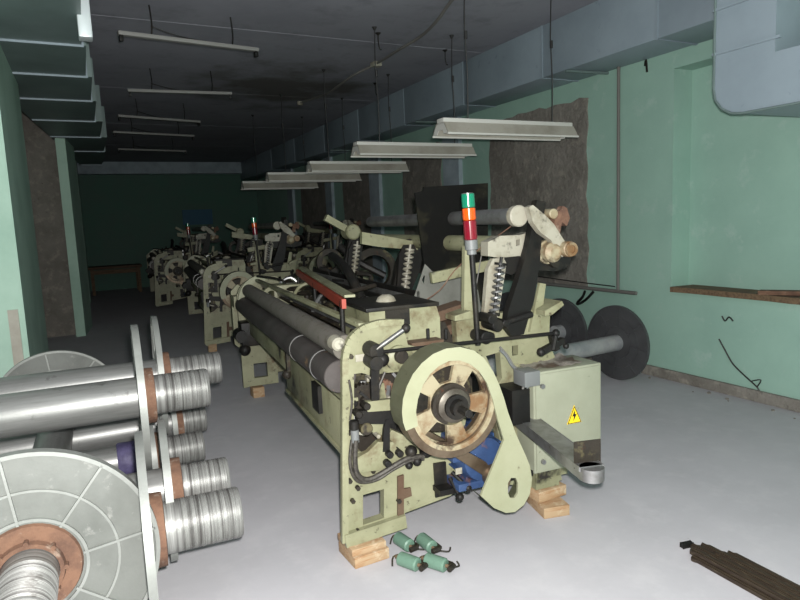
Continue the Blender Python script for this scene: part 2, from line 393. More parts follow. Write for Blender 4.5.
for i, (px0, py0, px1, py1) in enumerate(((118,35,258,52),(128,92,232,95),(118,117,200,123),(113,133,194,137),(118,150,186,152))):
    a = on_z(px0, py0, 3.02); c = on_z(px1, py1, 3.02)
    tag(batten(a.x, a.y, c.x, c.y, 3.02), bl[i], 'lamp', 'bare batten lamps in the left row')

# ---- ceiling cable with junction box
P = [on_z(x, y, CZ-zz) for x, y, zz in ((500,-60,.05),(452,0,.05),(436,22,.09),(420,37,.07),(400,49,.08),(376,64,.03),(352,76,.09),(330,92,.1),(318,97,.06),(300,103,.03))]
root = empty('ceiling_cable', P[5]); tag(root, 'thick grey cable sagging across the ceiling with a small junction box', 'cable')
rel(MB().tube(P, .014, 8).build('cable', 'cord'), root)
rel(MB().box(P[5]-Vector((.05,.05,.03)), P[5]+Vector((.05,.05,.02)), .006).build('junction_box', 'white'), root)
q = P[-1]; rel(MB().cyl(q-Vector((0,0,.03)), q+Vector((0,0,.02)), .04, 14).build('cable_clip', 'white'), root)
for px_, py_, lab in ((378,45,'small black hook hanging from the ceiling beside the cable'), (445,62,'small ceiling hook right of the cable box'), (375,95,'small ceiling hook below the cable box')):
    c = on_z(px_, py_-12, CZ)
    b = MB(); b.tube([c, c+Vector((0,0,-.08)), c+Vector((.01,0,-.14)), c+Vector((.03,0,-.15))], .006, 6); b.lathe(c+Vector((0,0,-.02)), c, [(0,.01),(.02,.03)], 10)
    tag(b.build('ceiling_hook', 'black'), lab, 'hook', 'hooks in the ceiling')

# ---- pipes and wires on the right wall
root = empty('wall_pipe', (4.45, 4.31, 0)); tag(root, 'thin dark conduit running down the green wall then along the cement patch', 'pipe')
rel(MB().cyl((4.48, 4.33, .76), (4.48, 4.33, 2.83), .015, 10).build('vertical_pipe', 'cord'), root)
rel(MB().cyl((4.47, 4.1, .745), (4.47, 5.5, .74), .018, 10).build('horizontal_pipe', 'cord'), root)
rel(MB().tube([(4.46,4.35,.79),(4.47,5.0,.80),(4.47,6.2,.84)], .006, 6).build('wire', 'cordblack'), root)
b = MB(); b.tube([(4.46,4.75,.71),(4.40,4.72,.66),(4.41,4.80,.60),(4.46,4.85,.57),(4.42,4.7,.63),(4.45,4.62,.72)], .014, 6)
tag(b.build('pipe_bracket','black'), 'twisted black bracket hanging under the wall conduit', 'bracket')
def wallp(x, y, X=WX-.012):
    d_ = ray(x, y); return CP+d_*(X/d_.x)
b = MB(); b.tube([wallp(*p) for p in ((719,339),(726,352),(733,364),(745,376),(757,387),(759,392))], .006, 6); b.tube([wallp(*p) for p in ((757,387),(761,380),(752,381))], .005, 6)
tag(b.build('loose_wire','cordblack'), 'loose black wire hanging from the right wall near the floor', 'wire')
b = MB(); b.tube([wallp(*p) for p in ((722,316),(725,321),(729,317),(733,321))], .006, 6)
tag(b.build('wire_stub','cordblack'), 'short twisted wire stub on the wall under the niche', 'wire')
b = MB(); b.tube([wallp(*p) for p in ((645,66),(646,60),(647,72))], .01, 6); tag(b.build('wire_hook','black'), 'small black hook on the wall just under the duct', 'hook')
# broken board on the niche sill
b = MB(); P = []
for i in range(14): P.append((3.72-i*.17, WX-.05+random.uniform(-.015,.015)))
P += [(1.4, WX+.2), (2.5, WX+.21), (3.70, WX+.2)]
b.prism([(x, y) for y, x in P], .045, (0,0,NZ0), (1,0,0), (0,1,0), (0,0,1))
tag(b.build('sill_board','oldwood'), 'rough broken brown board lying on the sill of the wall niche', 'board')
b = MB(); b.obox((WX-.02, 2.95, NZ0+.06), (WX+.1, 2.62, NZ0+.07), .09, .03)
tag(b.build('brick_piece','rust'), 'small rusty red chunk on the broken sill board', 'chunk')

# ---- bench and blue panel at the far end
root = empty('work_bench', (.6, 17.0, 0)); tag(root, 'low work bench with dark top standing by the dark back wall', 'bench')
MB().box((-.6,-.35,.62),(.6,.35,.68),.005).build('bench_top','brown',root)
for sx in (-.52,.52):
    for sy in (-.28,.28): MB().box((sx-.035,sy-.035,0),(sx+.035,sy+.035,.62)).build('leg','oldwood',root)
MB().box((-.52,-.31,.5),(.52,-.27,.6)).build('apron','oldwood',root)
a = CP+ray(182,210)*(BY-.03)/ray(182,210).y; c = CP+ray(213,224)*(BY-.03)/ray(213,224).y
M['bluepanel'] = mat('blue board', S(36,86,112), .6)
tag(MB().box((a.x,BY-.04,c.z),(c.x,BY,a.z)).build('notice_board','bluepanel'), 'small dark blue board high on the dark back wall', 'board')
tag(MB().box((4.50,15.2,1.3),(4.52,15.6,1.7)).build('switch_box','cord'), 'small grey box on the far right wall', 'box')
# ================================================================== the loom
def Q(k, pts): return [L2(x, y, k) for x, y in pts]
def make_loom():
    R = empty('loom')
    def pl(name, k, th, pts, m, holes=(), label=None, parent=None, extra=None):
        b = MB(); b.prism(Q(k, pts), th, (0,k,0), holes=[Q(k, h) for h in holes])
        if extra: extra(b)
        return b.build(name, m, parent or R, label)
    def bar(name, a, c, w, h, m, parent=None, bev=.003):
        return MB().obox(a, c, w, h, bev=bev).build(name, m, parent or R)
    def cy(name, a, c, r, m, parent=None, n=20): return MB().cyl(a, c, r, n, min(.004, r*.3)).build(name, m, parent or R)
    # ---------------- near side frame
    outer = [(344,541),(344,360),(345,352),(347,345),(350,339),(354,334),(359,330),(364,327),(370,325),(377,323),(386,322),(402,322),(408,345),(440,352),(470,400),(462,440),(458,490),(450,496),(405,513),(405,521)]
    h1 = [(354,374),(362,373),(372,376),(385,373),(398,372),(412,385),(424,405),(424,436),(408,437),(392,430),(378,446),(372,453),(357,458),(354,440)]
    h2 = [(363,495),(384,489),(384,518),(363,525)]
    h3 = [(418,442),(434,446),(433,456),(420,458)]
    def ribs(b):
        e = [L2(*q) for q in outer[:12]]
        for p, q in zip(e, e[1:]): b.obox((p[0],-.008,p[1]), (q[0],-.008,q[1]), .028, .03, (0,1,0))
        p, q = L2(344,539), L2(404,519); b.obox((p[0],-.015,p[1]), (q[0],-.015,q[1]), .06, .03, (0,1,0))
    pl('side_frame', 0, .05, outer, 'paint', (h1, h2, h3), extra=ribs)
    bb = MB()
    for x, y in ((350,356),(349,432),(349,480),(357,487),(357,530),(352,500),(398,500),(372,470)):
        p = LY(x, y, 0); bb.cyl((p.x,-.022,p.z),(p.x,.01,p.z),.011,6)
    bb.build('bolt','grease',R)
    # slot brackets
    pl('slot_plate', -.012, .02, [(398,477),(404,475),(404,489),(411,488),(412,496),(404,499),(404,514),(398,516)], 'brown')
    pl('slot_plate', -.012, .02, [(434,464),(446,462),(448,494),(436,498)], 'black')
    # inner second plate and dark mechanism seen through the openings
    pl('inner_frame', .17, .03, [(352,470),(352,330),(445,322),(472,380),(474,470),(430,478),(410,440),(390,445),(372,470)], 'grease', ([(392,452),(412,450),(430,470),(400,474)],))
    gb = MB(); c = LY(398,358,.0)
    gb.lathe((c.x,-.03,c.z),(c.x,.1,c.z),[(0,.045),(.01,.06),(.12,.06)],20); gb.build('bearing_housing','paint',R)
    c = LY(400,356,-.03); cy('bearing_cap',(c.x,-.06,c.z),(c.x,-.03,c.z),.03,'grease')
    def gear(name, cx, cz, y0, y1, r, teeth, m):
        P = []
        for i in range(teeth):
            a = 2*PI*i/teeth; w = PI/teeth
            for da, rr in ((-.5*w, r*.92), (-.25*w, r), (.25*w, r), (.5*w, r*.92)):
                P.append((cx+rr*math.cos(a+da), cz+rr*math.sin(a+da)))
        b = MB().prism(P, y1-y0, (0,y0,0)); b.cyl((cx,y0-.03,cz),(cx,y1+.02,cz),r*.28,14); return b.build(name, m, R)
    c = LY(364,400,.06); gear('gear', c.x, c.z, .06, .10, .075, 26, 'grease')
    c = LY(385,392,.08); gear('gear', c.x, c.z, .09, .13, .055, 20, 'rust')
    c = LY(400,425,.06); gear('gear', c.x, c.z, .05, .09, .085, 30, 'black')
    c = LY(362,425,.03); cy('stud',(c.x,-.04,c.z),(c.x,.1,c.z),.028,'grease')
    # green brackets and cam followers behind the opening
    pl('bracket', .03, .03, [(372,432),(368,425),(378,405),(372,385),(384,383),(388,410),(384,436)], 'paint')
    pl('bracket', -.04, .025, [(366,402),(393,399),(396,405),(396,410),(368,412),(365,407)], 'paint')
    pl('bracket', -.03, .04, [(357,412),(396,406),(403,418),(400,424),(358,424)], 'black')
    pl('link', -.035, .02, [(372,352),(380,352),(379,402),(383,408),(372,408),(371,380)], 'black')
    pl('link', -.035, .02, [(386,420),(390,420),(390,452),(383,452),(384,430)], 'black')
    pl('arm_bracket', -.03, .03, [(368,452),(378,442),(393,442),(402,458),(380,470),(352,474),(350,462)], 'paint')
    for x, y in ((357,413),(388,453),(386,462),(398,452),(365,405)):
        c = LY(x, y, -.03); cy('knuckle',(c.x,-.065,c.z),(c.x,0,c.z),.016,'black')
    # white label
    pl('number_plate', -.024, .003, [(355,355),(364,354),(364,361),(356,362)], 'white')
    # filter bottle
    c = LY(355,436,-.05); cy('oil_cup',(c.x,-.05,c.z-.03),(c.x,-.05,c.z+.03),.018,'grey')
    c = LY(354,425,-.05); cy('oil_cup',(c.x,-.05,c.z-.02),(c.x,-.05,c.z+.02),.022,'black')
    # hoses
    def hose(pts, k, r, m='hose'):
        MB().tube([LY(x, y, kk) for (x, y, kk) in [(p[0], p[1], (p[2] if len(p) > 2 else k)) for p in pts]], r, 8).build('hose', m, R)
    hose(((356,440),(355,455),(356,470),(361,478),(370,479),(382,473),(395,465),(408,458),(424,456)), -.06, .012)
    hose(((352,440),(350,458),(352,472),(358,481),(368,482),(380,478),(392,470),(410,461),(424,459)), -.05, .008)
    hose(((385,372),(378,392),(381,412)), -.02, .007)
    hose(((349,380),(352,400),(350,420)), -.035, .005)
    for x, y, r in ((412,452,.028),(418,462,.022),(427,452,.03),(436,448,.018),(410,466,.018),(424,446,.02)):
        c = LY(x, y, -.06); MB().ball((c.x, -.05, c.z), r, 10).build('fitting', 'black', R)
    # black rods near the floor
    for a, c_ in (((452,472),(468,488)),((450,478),(460,497))):
        p = LY(*a, -.05); q = LY(*c_, -.12)
        b = MB(); b.cyl(p, q, .01, 10); b.ball(q, .019, 10); b.build('pedal_rod', 'black', R)
    # hand lever on the cheek
    hub = LY(373,350,-.05); b = MB(); b.cyl((hub.x,-.1,hub.z),(hub.x,0,hub.z),.034,16,.004); b.cyl((hub.x-.01,-.12,hub.z-.045),(hub.x-.01,-.02,hub.z-.045),.03,14)
    b.ball((hub.x+.03,-.08,hub.z-.04),.03,10); HL = b.build('hand_lever','black',R)
    k = LY(406,328,-.1); b = MB(); b.cyl((hub.x,-.09,hub.z+.01), k, .011, 10); b.build('lever_rod','steel',HL); MB().ball(k,.02,14).build('lever_knob','black',HL)
    a = LY(368,352,-.03); c = LY(556,333,-.03); b = MB(); b.cyl((a.x,-.06,a.z), (c.x,-.03,c.z), .0085, 10)
    b.ball((c.x,-.03,c.z),.02,10); b.cyl((c.x,-.03,c.z),(c.x-.02,-.03,c.z-.08),.014,8); b.build('control_rod','black',R)
    # ---------------- drive box with dark lid
    a = LY(369,312,.1); c = LY(437,345,.1)
    zt = a.z; x0 = a.x; x1 = c.x
    b = MB(); b.prism([(x0,zt),(x1,zt+.01),(x1+.02,zt-.06),(x1+.02,.92),(x0,.92)], .38, (0,.1,0)); BX = b.build('drive_box','paint',R)
    MB().box((x0-.02,.08,zt),(x1+.01,.5,zt+.018),.004).build('lid','black',BX)
    p = LY(385,310,.098); q = LY(409,324,.098); MB().box((p.x,.085,q.z),(q.x,.10,p.z)).build('recess','black',BX)
    b = MB(); b.lathe((.36,.28,zt+.018),(.36,.28,zt+.05),[(0,.05),(.02,.04),(.032,.02)],18); b.build('cap','white',BX)
    p = LY(420,345,.02); MB().box((p.x-.04,.02,p.z-.02),(p.x+.12,.1,p.z+.012)).build('ledge','brown',BX)
    for x in (446, 428): p = LY(x,335,.03); cy('pin',(p.x,.03,p.z-.02),(p.x,.03,p.z+.03),.008,'black',BX)
    # brown packed blocks behind the drive box
    for a, c_ in (((432,316),(462,306)),((440,330),(462,322))):
        p = LY(*a,.3); q = LY(*c_,.3); MB().obox(p, q, .12, .05, (0,0,1)).build('wood_packing','brown',R)
    # ---------------- belt guard, pulley, belt, motor
    K = -.30
    g = [(406,431),(403,422),(402,412),(403,399),(407,386),(413,374),(422,363),(433,354),(446,348.5),(460,347),(474,350.5),(484,358),(493,371),(499,384),(504,398),(508,412),(516,434),(526,456),(530,466),(532,479),(530,494),(524,505),(515,512),(506,513),(494,508),(481,496),(504,440),(498,420),(493,400),(487,383),(479,371),(470,364),(460,360.5),(449,361),(439,366),(430,374),(423,385),(418,399),(416,412),(418,426)]
    slot = [(508,483),(511,478),(516,478),(518,483),(518,493),(515,498),(510,498),(508,493)]
    GB = MB().prism(Q(K, g), .012, (0,K,0), holes=[Q(K, slot)]).build('belt_guard', 'paint_clean', R)
    # rim band of the guard
    gi = Q(K, g[:26]); b = MB()
    for p, q in zip(gi, gi[1:]):
        v = [b.bm.verts.new((p[0],K,p[1])), b.bm.verts.new((q[0],K,q[1])), b.bm.verts.new((q[0],K+.13,q[1])), b.bm.verts.new((p[0],K+.13,p[1]))]
        f = b.bm.faces.new(v); f.smooth = True
    bmesh.ops.solidify(b.bm, geom=b.bm.faces[:], thickness=.006); b.build('guard_band', 'paint_clean', GB)
    c = LY(453,405,K+.02); cx, cz = c.x, c.z
    rr = .212
    b = MB(); b.ring((cx,K+.015,cz),(cx,K+.12,cz),rr+.012,rr-.03,56); PU = b.build('pulley','rimsteel',R)
    MB().ring((cx,K+.008,cz),(cx,K+.02,cz),rr-.02,rr-.04,56).build('rim_face','wheel',PU)
    holes = []
    for i in range(5):
        a0 = i*2*PI/5+.5
        A = [(cx+(rr-.045)*math.cos(a0+t*.62), cz+(rr-.045)*math.sin(a0+t*.62)) for t in (-.55,-.28,0,.28,.55)]
        B = [(cx+.095*math.cos(a0+t*.5), cz+.095*math.sin(a0+t*.5)) for t in (.55,-.55)]
        holes.append(A+B)
    MB().prism(circ(cx,cz,rr-.028,48), .02, (0,K+.05,0), holes=holes).build('pulley_web','wheel',PU)
    MB().ring((cx,K+.03,cz),(cx,K+.06,cz),.088,.05,32).build('hub_ring','grease',PU)
    b = MB(); b.lathe((cx,K-.005,cz),(cx,K+.1,cz),[(0,.05),(.012,.072),(.1,.075)],28); b.build('hub','hubred',PU)
    b = MB(); b.ring((cx,K-.02,cz),(cx,K,cz),.052,.035,24); b.cyl((cx,K-.05,cz),(cx,K,cz),.034,16); b.cyl((cx,K-.12,cz),(cx,K,cz),.017,14,.002); b.build('shaft','black',PU)
    # dark drum added behind the wheel so its openings read dark
    cy('dark_backing_drum',(cx,-.17,cz),(cx,-.02,cz),.15,'grease')
    pl('belt', -.2, .06, [(414,424),(408,416),(414,430),(484,476),(492,470),(486,462),(430,432)], 'rimsteel')
    c2 = LY(497,478,-.22); cy('motor_pulley',(c2.x,-.26,c2.z),(c2.x,-.17,c2.z),.05,'rimsteel')
    mc = LY(482,452,-.1); b = MB(); mx, mz = mc.x-.01, mc.z-.02
    b.lathe((mx,-.15,mz),(mx,.24,mz),[(0,.05),(.012,.1),(.05,.112),(.34,.112),(.38,.09)],26); MO = b.build('motor','blue',R)
    b = MB()
    for i in range(14):
        a = 2*PI*i/14; b.obox((mx+.116*math.cos(a),-.1,mz+.116*math.sin(a)),(mx+.116*math.cos(a),.18,mz+.116*math.sin(a)),.006 if abs(math.cos(a))<.7 else .02,.02 if abs(math.cos(a))<.7 else .006)
    b.build('cooling_fin','blue',MO)
    MB().box((mx-.13,-.13,mz-.135),(mx+.12,.2,mz-.1),.004).build('motor_foot','blue',MO)
    MB().box((mx-.15,-.12,mz+.0),(mx-.06,.05,mz+.11),.01).build('terminal_box','blue',MO)
    p = LY(459,472,-.16); MB().box((p.x-.012,-.152,p.z-.014),(p.x+.02,-.148,p.z+.014)).build('name_plate','white',MO)
    MB().box((mx-.2,-.08,mz-.16),(mx+.3,.2,mz-.135)).build('motor_bracket','black',R)
    # ---------------- rear side frame (tall plate)
    rs = [(458,352),(456,322),(470,316),(545,309),(560,303),(562,307),(550,316),(549,342),(556,360),(563,380),(566,468),(548,478),(512,478),(500,440),(478,352)]
    pl('rear_frame', .12, .05, rs, 'paint', ([(512,346),(518,345),(518,355),(512,356)], [(486,356),(500,352),(502,378),(498,384)]))
    pl('frame_ledge', .06, .1, [(455,321),(455,316),(470,311),(478,312),(478,318)], 'paint')
    pl('frame_ledge', .02, .14, [(545,311),(562,301),(564,305),(552,315),(545,316)], 'paint')
    pl('upright', .1, .03, [(465,246),(469,246),(475,318),(464,318)], 'paint')
    pl('gusset', .1, .02, [(540,283),(546,284),(540,330),(530,332)], 'paint')
    for x, y, r in ((487,318,.025),(492,324,.03),(485,335,.022),(481,336,.03),(500,322,.018)):
        c = LY(x, y, .06); cy('knob',(c.x,.0,c.z),(c.x,.12,c.z),r,'black')
    # fork below the control rod
    b = MB(); p = LY(548,345,-.02)
    b.obox(LY(541,352,-.02), LY(563,340,-.02), .03, .03, (0,1,0)); b.ball(LY(541,352,-.02),.022,10); b.ball(LY(566,346,-.02),.016,10); b.obox(LY(552,335,-.02), LY(556,350,-.02), .03,.03,(0,1,0)); b.build('fork','black',R)
    # dark lower body between guard and cabinet
    pl('floor_bracket', .06, .25, [(505,484),(505,474),(560,468),(562,480),(535,488)], 'paint')
    MB().box((1.03,.02,.113),(1.17,.16,.24)).build('frame_foot','paint',R)
    # ---------------- control cabinet
    a = LY(533,373,-.03); c = LY(601,456,-.03); x0, x1, z0, z1 = a.x, c.x, .225, a.z
    CB = MB().box((x0,-.03,z0),(x1,.2,z1),.006).build('control_cabinet','cabinet',R)
    MB().box((x0+.012,-.036,z0+.012),(x1-.01,-.03,z1-.012),.002).build('cabinet_door','cabinet',CB)
    for z in (z0+.06, z1-.07): MB().cyl((x0+.045,-.05,z),(x0+.045,-.03,z),.012,14).build('door_lock','steel',CB)
    wx, wz = LY(574,415,-.037).x, LY(574,415,-.037).z
    MB().prism([(wx-.044,wz-.042),(wx+.044,wz-.042),(wx,wz+.052)], .002, (0,-.040,0)).build('warning_sign','yellow',CB)
    b = MB(); t = .0035
    for p, q in (((-.039,-.039),(.039,-.039)),((.039,-.039),(0,.045)),((0,.045),(-.039,-.039))): b.obox((wx+p[0],-.0412,wz+p[1]),(wx+q[0],-.0412,wz+q[1]),.003,.002,(0,0,1) if p[1]!=q[1] else (0,0,1))
    b.prism([(wx+.003,wz+.026),(wx-.013,wz-.005),(wx-.002,wz-.005),(wx-.007,wz-.03),(wx+.013,wz+.005),(wx+.002,wz+.005)], .0015, (0,-.0415,0)); b.build('warning_symbol','ink',CB)
    MB().box((x0+.05,.0,z0-.05),(x0+.22,.16,z0)).build('cabinet_foot','paint',R)
    # grey junction box + cables
    p = LY(518,385,-.02); q = LY(533,368,-.02); JB = MB().box((p.x,-.08,p.z),(q.x+.0,.02,q.z),.004).build('junction_box','grey',R)
    hose(((500,350),(506,356),(512,366),(519,372)), .05, .006, 'grey'); hose(((500,347),(508,356),(514,366),(521,370)), .05, .005, 'cord')
    hose(((528,384),(526,396),(522,404),(519,412)), -.04, .006, 'grey'); hose(((524,385),(521,395),(518,402)), -.04, .006, 'cord')
    # wide steel chute bar poking out towards the aisle
    z = .50; a = LZ(513,408,z); c = LZ(597,472,z)
    b = MB(); dr = (c-a).normalized(); sd = dr.cross(Vector((0,0,1)))
    b.obox(a, c-dr*.04, .105, .012, bev=.003); b.obox(a-sd*.045-Vector((0,0,.02)), c-dr*.04-sd*.045-Vector((0,0,.02)), .006, .05); b.obox(a+sd*.045-Vector((0,0,.02)), c-dr*.04+sd*.045-Vector((0,0,.02)), .006, .05)
    b.cyl(c-dr*.04-Vector((0,0,.045)), c-dr*.04+Vector((0,0,.006)), .048, 20); CH = b.build('chute_bar','steel',R)
    e = c-dr*.09; MB().obox(e-sd*.065+Vector((0,0,.04)), e+sd*.05+Vector((0,0,.04)), .005, .11).build('stop_plate','grease',CH)
    p = LY(512,396,.0); MB().box((p.x-.03,-.05,p.z-.13),(p.x+.07,.1,p.z+.04),.004).build('chute_mount','black',R)
    # ---------------- rollers, beams along the loom
    LEN = 2.95
    cy('take_up_roller',(.075,.052,.955),(.085,LEN,.955),.056,'roller',n=28)
    b = MB(); b.lathe((.03,-.01,.985),(.03,.06,.985),[(0,.02),(.01,.03),(.07,.034)],18); b.build('roller_bearing','white',R)
    DR = cy('cloth_roller',(.045,.052,.83),(.045,LEN,.83),.074,'darkroller',n=28)
    for y in (.3,.75): MB().ring((.045,y,.83),(.045,y+.012,.83),.077,.07,28).build('roller_band','steel',DR)
    cy('tension_rod',(.1,.05,.70),(.1,LEN,.70),.02,'black')
    b = MB(); b.box((.05,.05,.47),(.075,1.3,.72),.003); b.box((.04,.05,.46),(.12,1.3,.475)); b.box((.05,.05,.71),(.12,LEN,.725)); b.box((.05,1.3,.60),(.075,LEN,.72),.003); b.box((.10,1.28,.40),(.34,1.33,.70)); b.build('cross_beam','paint',R)
    MB().box((.03,.42,.56),(.05,.55,.70)).build('beam_bracket','black',R)
    b = MB(); b.box((.03,1.15,.62),(.05,1.19,.80)); b.ball((.03,1.17,.6),.03,10); b.build('beam_bracket','grease',R)
    b = MB(); b.box((.5,.05,.38),(.56,LEN,.50),.004); b.build('cross_beam','paint',R)
    b = MB(); b.box((1.0,.17,.42),(1.06,LEN,.54),.004); b.build('cross_beam','paint',R)
    bar('front_rail',(.16,.06,1.045),(.16,LEN,1.04),.035,.022,'paint'); bar('front_rail',(.21,.1,1.0),(.21,LEN,.99),.02,.03,'steel')
    bar('breast_plate',(.26,.45,.955),(.26,LEN,.955),.10,.012,'grease')
    # reed and heald frames across the middle
    b = MB(); b.box((.40,.5,1.0),(.42,LEN-.1,1.03)); b.box((.40,.5,.86),(.42,LEN-.1,.89))
    for i in range(60): b.box((.405,.52+i*.039,.89),(.412,.524+i*.039,1.0))
    b.build('reed','grease',R)
    for j, x in enumerate((.50,.55,.60,.65)):
        b = MB(); b.box((x-.008,.55,1.02+.02*j),(x+.008,LEN-.15,1.055+.02*j)); b.box((x-.008,.55,.62),(x+.008,LEN-.15,.65))
        for y in (.55, 1.15, 1.75, LEN-.17): b.box((x-.008,y,.65),(x+.008,y+.02,1.03))
        b.build('heald_frame','black' if j%2 else 'steel',R)
    for i in range(6):
        y = .75+i*.36; b = MB(); b.lathe((.34,y,1.0),(.34,y,1.03),[(0,.06),(.015,.075),(.03,.04)],20); b.cyl((.34,y,.9),(.34,y,1.0),.02,10); b.build('weft_drum','grease',R)
    for i in range(4):
        y = .6+i*.6; b = MB(); b.tube([(.22,y,.96),(.28,y+.03,1.05),(.36,y+.02,1.08),(.42,y,1.02)],.012,8); b.build('temple_arm','steel' if i%2 else 'paint',R)
    # red cover with pale edge
    a = LZ(297,272,1.13); c = LZ(344,304,1.13)
    b = MB(); b.obox(a+Vector((-.0,0,0)), c+Vector((-.0,0,0)), .02, .044); RC = b.build('red_cover','red',R)
    MB().obox(a+Vector((.03,0,.034)), c+Vector((.03,0,.034)), .05, .012).build('cover_edge','paint',RC)
    for t in (.03,.5,.97):
        p = a.lerp(c,t); cy('cover_post',(p.x,p.y,.95),(p.x,p.y,1.14),.012,'black')
    # ---------------- far side frame
    y0 = LEN
    FP = [(.0,.1),(.0,.93),(.015,.97),(.05,1.01),(.1,1.04),(.2,1.06),(.34,1.06),(.42,.97),(.58,.9),(.58,.2),(.3,.2),(.3,.1)]
    b = MB(); b.prism(FP, .05, (0,y0,0), holes=[[(.09,.17),(.21,.17),(.21,.30),(.09,.30)], [(.07,.52),(.2,.5),(.34,.55),(.4,.85),(.07,.86)]])
    b.box((-.01,y0-.02,.1),(.03,y0+.02,.93)); b.build('side_frame','paint',R)
    b = MB(); P = [(.19+.20*math.cos(a), .86+.22*math.sin(a)) for a in [PI*(.42+.6*i/12) for i in range(13)]]+[(.19+.15*math.cos(a), .86+.17*math.sin(a)) for a in [PI*(1.02-.6*i/12) for i in range(13)]]
    b.prism(P, .03, (0,y0-.08,0)); b.build('end_guard','paint_clean',R)
    b = MB(); b.prism([(.0,.42),(-.03,.45),(-.03,.93),(.03,.99),(.08,.96),(.06,.75),(.1,.68),(.09,.6),(.05,.55),(.05,.42)], .04, (0,y0+.22,0)); b.box((-.03,y0+.05,.8),(.05,y0+.26,.9)); b.build('end_casting','paint',R)
    b = MB(); b.box((-.02,y0-.22,.5),(.2,y0-.02,.70),.01); b.ball((.0,y0-.2,.47),.05); b.cyl((-.03,y0-.3,.6),(-.03,y0-.1,.6),.05,14); b.box((.2,y0-.15,.42),(.45,y0-.05,.55),.005); b.build('end_gearbox','black',R)
    b = MB(); b.prism([(.56,.2),(.56,1.0),(1.2,1.05),(1.25,.9),(1.2,.2)], .05, (0,y0,0), holes=[[(.7,.35),(1.05,.35),(1.05,.8),(.7,.8)]]); b.build('rear_frame','paint',R)
    rng = random.Random(11)
    for i in range(26):
        x, y = rng.uniform(352,412), rng.uniform(372,440); k = rng.uniform(.0,.12); c = LY(x, y, k); mm = ('black','grease','paint','rust','steel','white')[rng.randrange(6)]
        b = MB(); w_ = rng.uniform(.008,.026)
        if i%3 == 0: b.cyl((c.x,k-.03,c.z),(c.x,k+.03,c.z),w_,10,.002)
        elif i%3 == 1: b.obox((c.x,k,c.z),(c.x+rng.uniform(-.07,.07),k+.01,c.z+rng.uniform(-.07,.07)),w_,.012)
        else: b.box((c.x-w_,k-.01,c.z-w_*.7),(c.x+w_,k+.02,c.z+w_*.7),.003)
        b.build('small_fitting',mm,R)
    for i in range(16):
        y = rng.uniform(.5,LEN-.2); x = rng.uniform(.25,.95); z = rng.uniform(.9,1.1); mm = ('black','grease','paint','steel','black')[rng.randrange(5)]
        b = MB(); b.tube([(x,y,z-.1),(x+rng.uniform(-.1,.1),y+rng.uniform(-.1,.1),z+.02),(x+rng.uniform(-.2,.2),y+rng.uniform(-.2,.2),z+.05)],rng.uniform(.008,.02),8); b.build('inner_linkage',mm,R)
    b = MB(); b.box((.15,.25,.55),(.95,LEN-.1,.60)); b.build('inner_deck','black',R)
    b = MB(); b.box((.30,.5,.84),(.48,LEN-.15,.88)); b.build('sley','grease',R)
    # ---------------- back rest: roller, bearings, swing arms, springs
    WR = LY(517,216,.08); BL = LY(512,250,.12); YF = 2.2
    b = MB(); b.cyl((WR.x,.1,WR.z),(WR.x,YF,WR.z),.04,28); b.build('whip_roller','steel',R)
    MB().cyl((WR.x,.055,WR.z),(WR.x,.10,WR.z),.052,28,.006).build('roller_cap','white',R)
    MB().cyl((WR.x-.03,.2,WR.z-.14),(WR.x-.03,YF,WR.z-.14),.045,24).build('rest_tube','paint',R)
    pl('swing_arm', .04, .045, [(537,200),(546,202),(543,222),(540,262),(534,300),(524,334),(513,337),(506,328),(508,312),(518,282),(528,248),(533,222)], 'black')
    pl('lever', -.01, .04, [(529,207),(533,205),(544,214),(554,224),(562,237),(569,247),(568,254),(562,257),(557,250),(551,240),(541,233),(533,222)], 'white')
    c = LY(567,249,-.02); b = MB(); b.cyl((c.x,-.05,c.z),(c.x,.05,c.z),.038,18,.006); b.ring((c.x,-.06,c.z),(c.x,-.05,c.z),.034,.02,18); b.build('bearing','wheel',R)
    c = LY(550,252,.03); b = MB(); b.lathe((c.x,-.02,c.z),(c.x,.16,c.z),[(0,.03),(.02,.05),(.06,.05),(.062,.06),(.09,.06),(.092,.045),(.18,.045)],22); b.build('bearing','wheel',R)
    c = LY(558,258,.03); b = MB(); b.cyl((c.x,.03,c.z),(c.x,.14,c.z),.05,18); b.build('bearing_block','black',R)
    pl('bracket', .06, .05, [(540,262),(572,256),(570,266),(556,271),(532,270)], 'black')
    pl('rust_bracket', .04, .04, [(552,212),(560,211),(563,206),(567,208),(570,218),(567,226),(562,222),(560,234),(553,230),(555,220)], 'rust')
    c = LY(548,214,.05); cy('spool',(c.x,0,c.z),(c.x,.1,c.z),.025,'wheel')
    pl('cast_bracket', .1, .07, [(488,242),(500,236),(520,235),(530,232),(528,246),(518,262),(506,259),(488,256)], 'white', ([(516,240),(520,239),(520,245),(516,246)],))
    pl('bracket', .09, .05, [(500,258),(520,256),(522,268),(512,275),(502,272)], 'black')
    b = MB(); p = LY(507,322,.02); q = LY(532,314,.02); b.cyl(p, q, .016, 12, .003); b.build('pivot_pin','black',R)
    def spring_unit(px_, py_, k, sc, first=False):
        c = LY(px_, py_, k); x, z = c.x, c.z
        ax = Vector((.18,0,1)).normalized(); n = Vector((1,0,-.18)).normalized()
        b = MB(); b.prism([(x+u_*sc, z+v_*sc) for u_, v_ in ((-.06,-.14),(.02,-.14),(.075,.12),(.06,.15),(.0,.15),(-.03,.1))], .03, (0,k+.03,0)); SB = b.build('spring_bracket','white' if first else 'black',R)
        p = Vector((x,k,z))-ax*.11*sc; q = Vector((x,k,z))+ax*.12*sc
        b = MB(); b.spring(p, q, .021*sc, .0065*sc, 8); b.build('spring','steel' if first else 'white',SB)
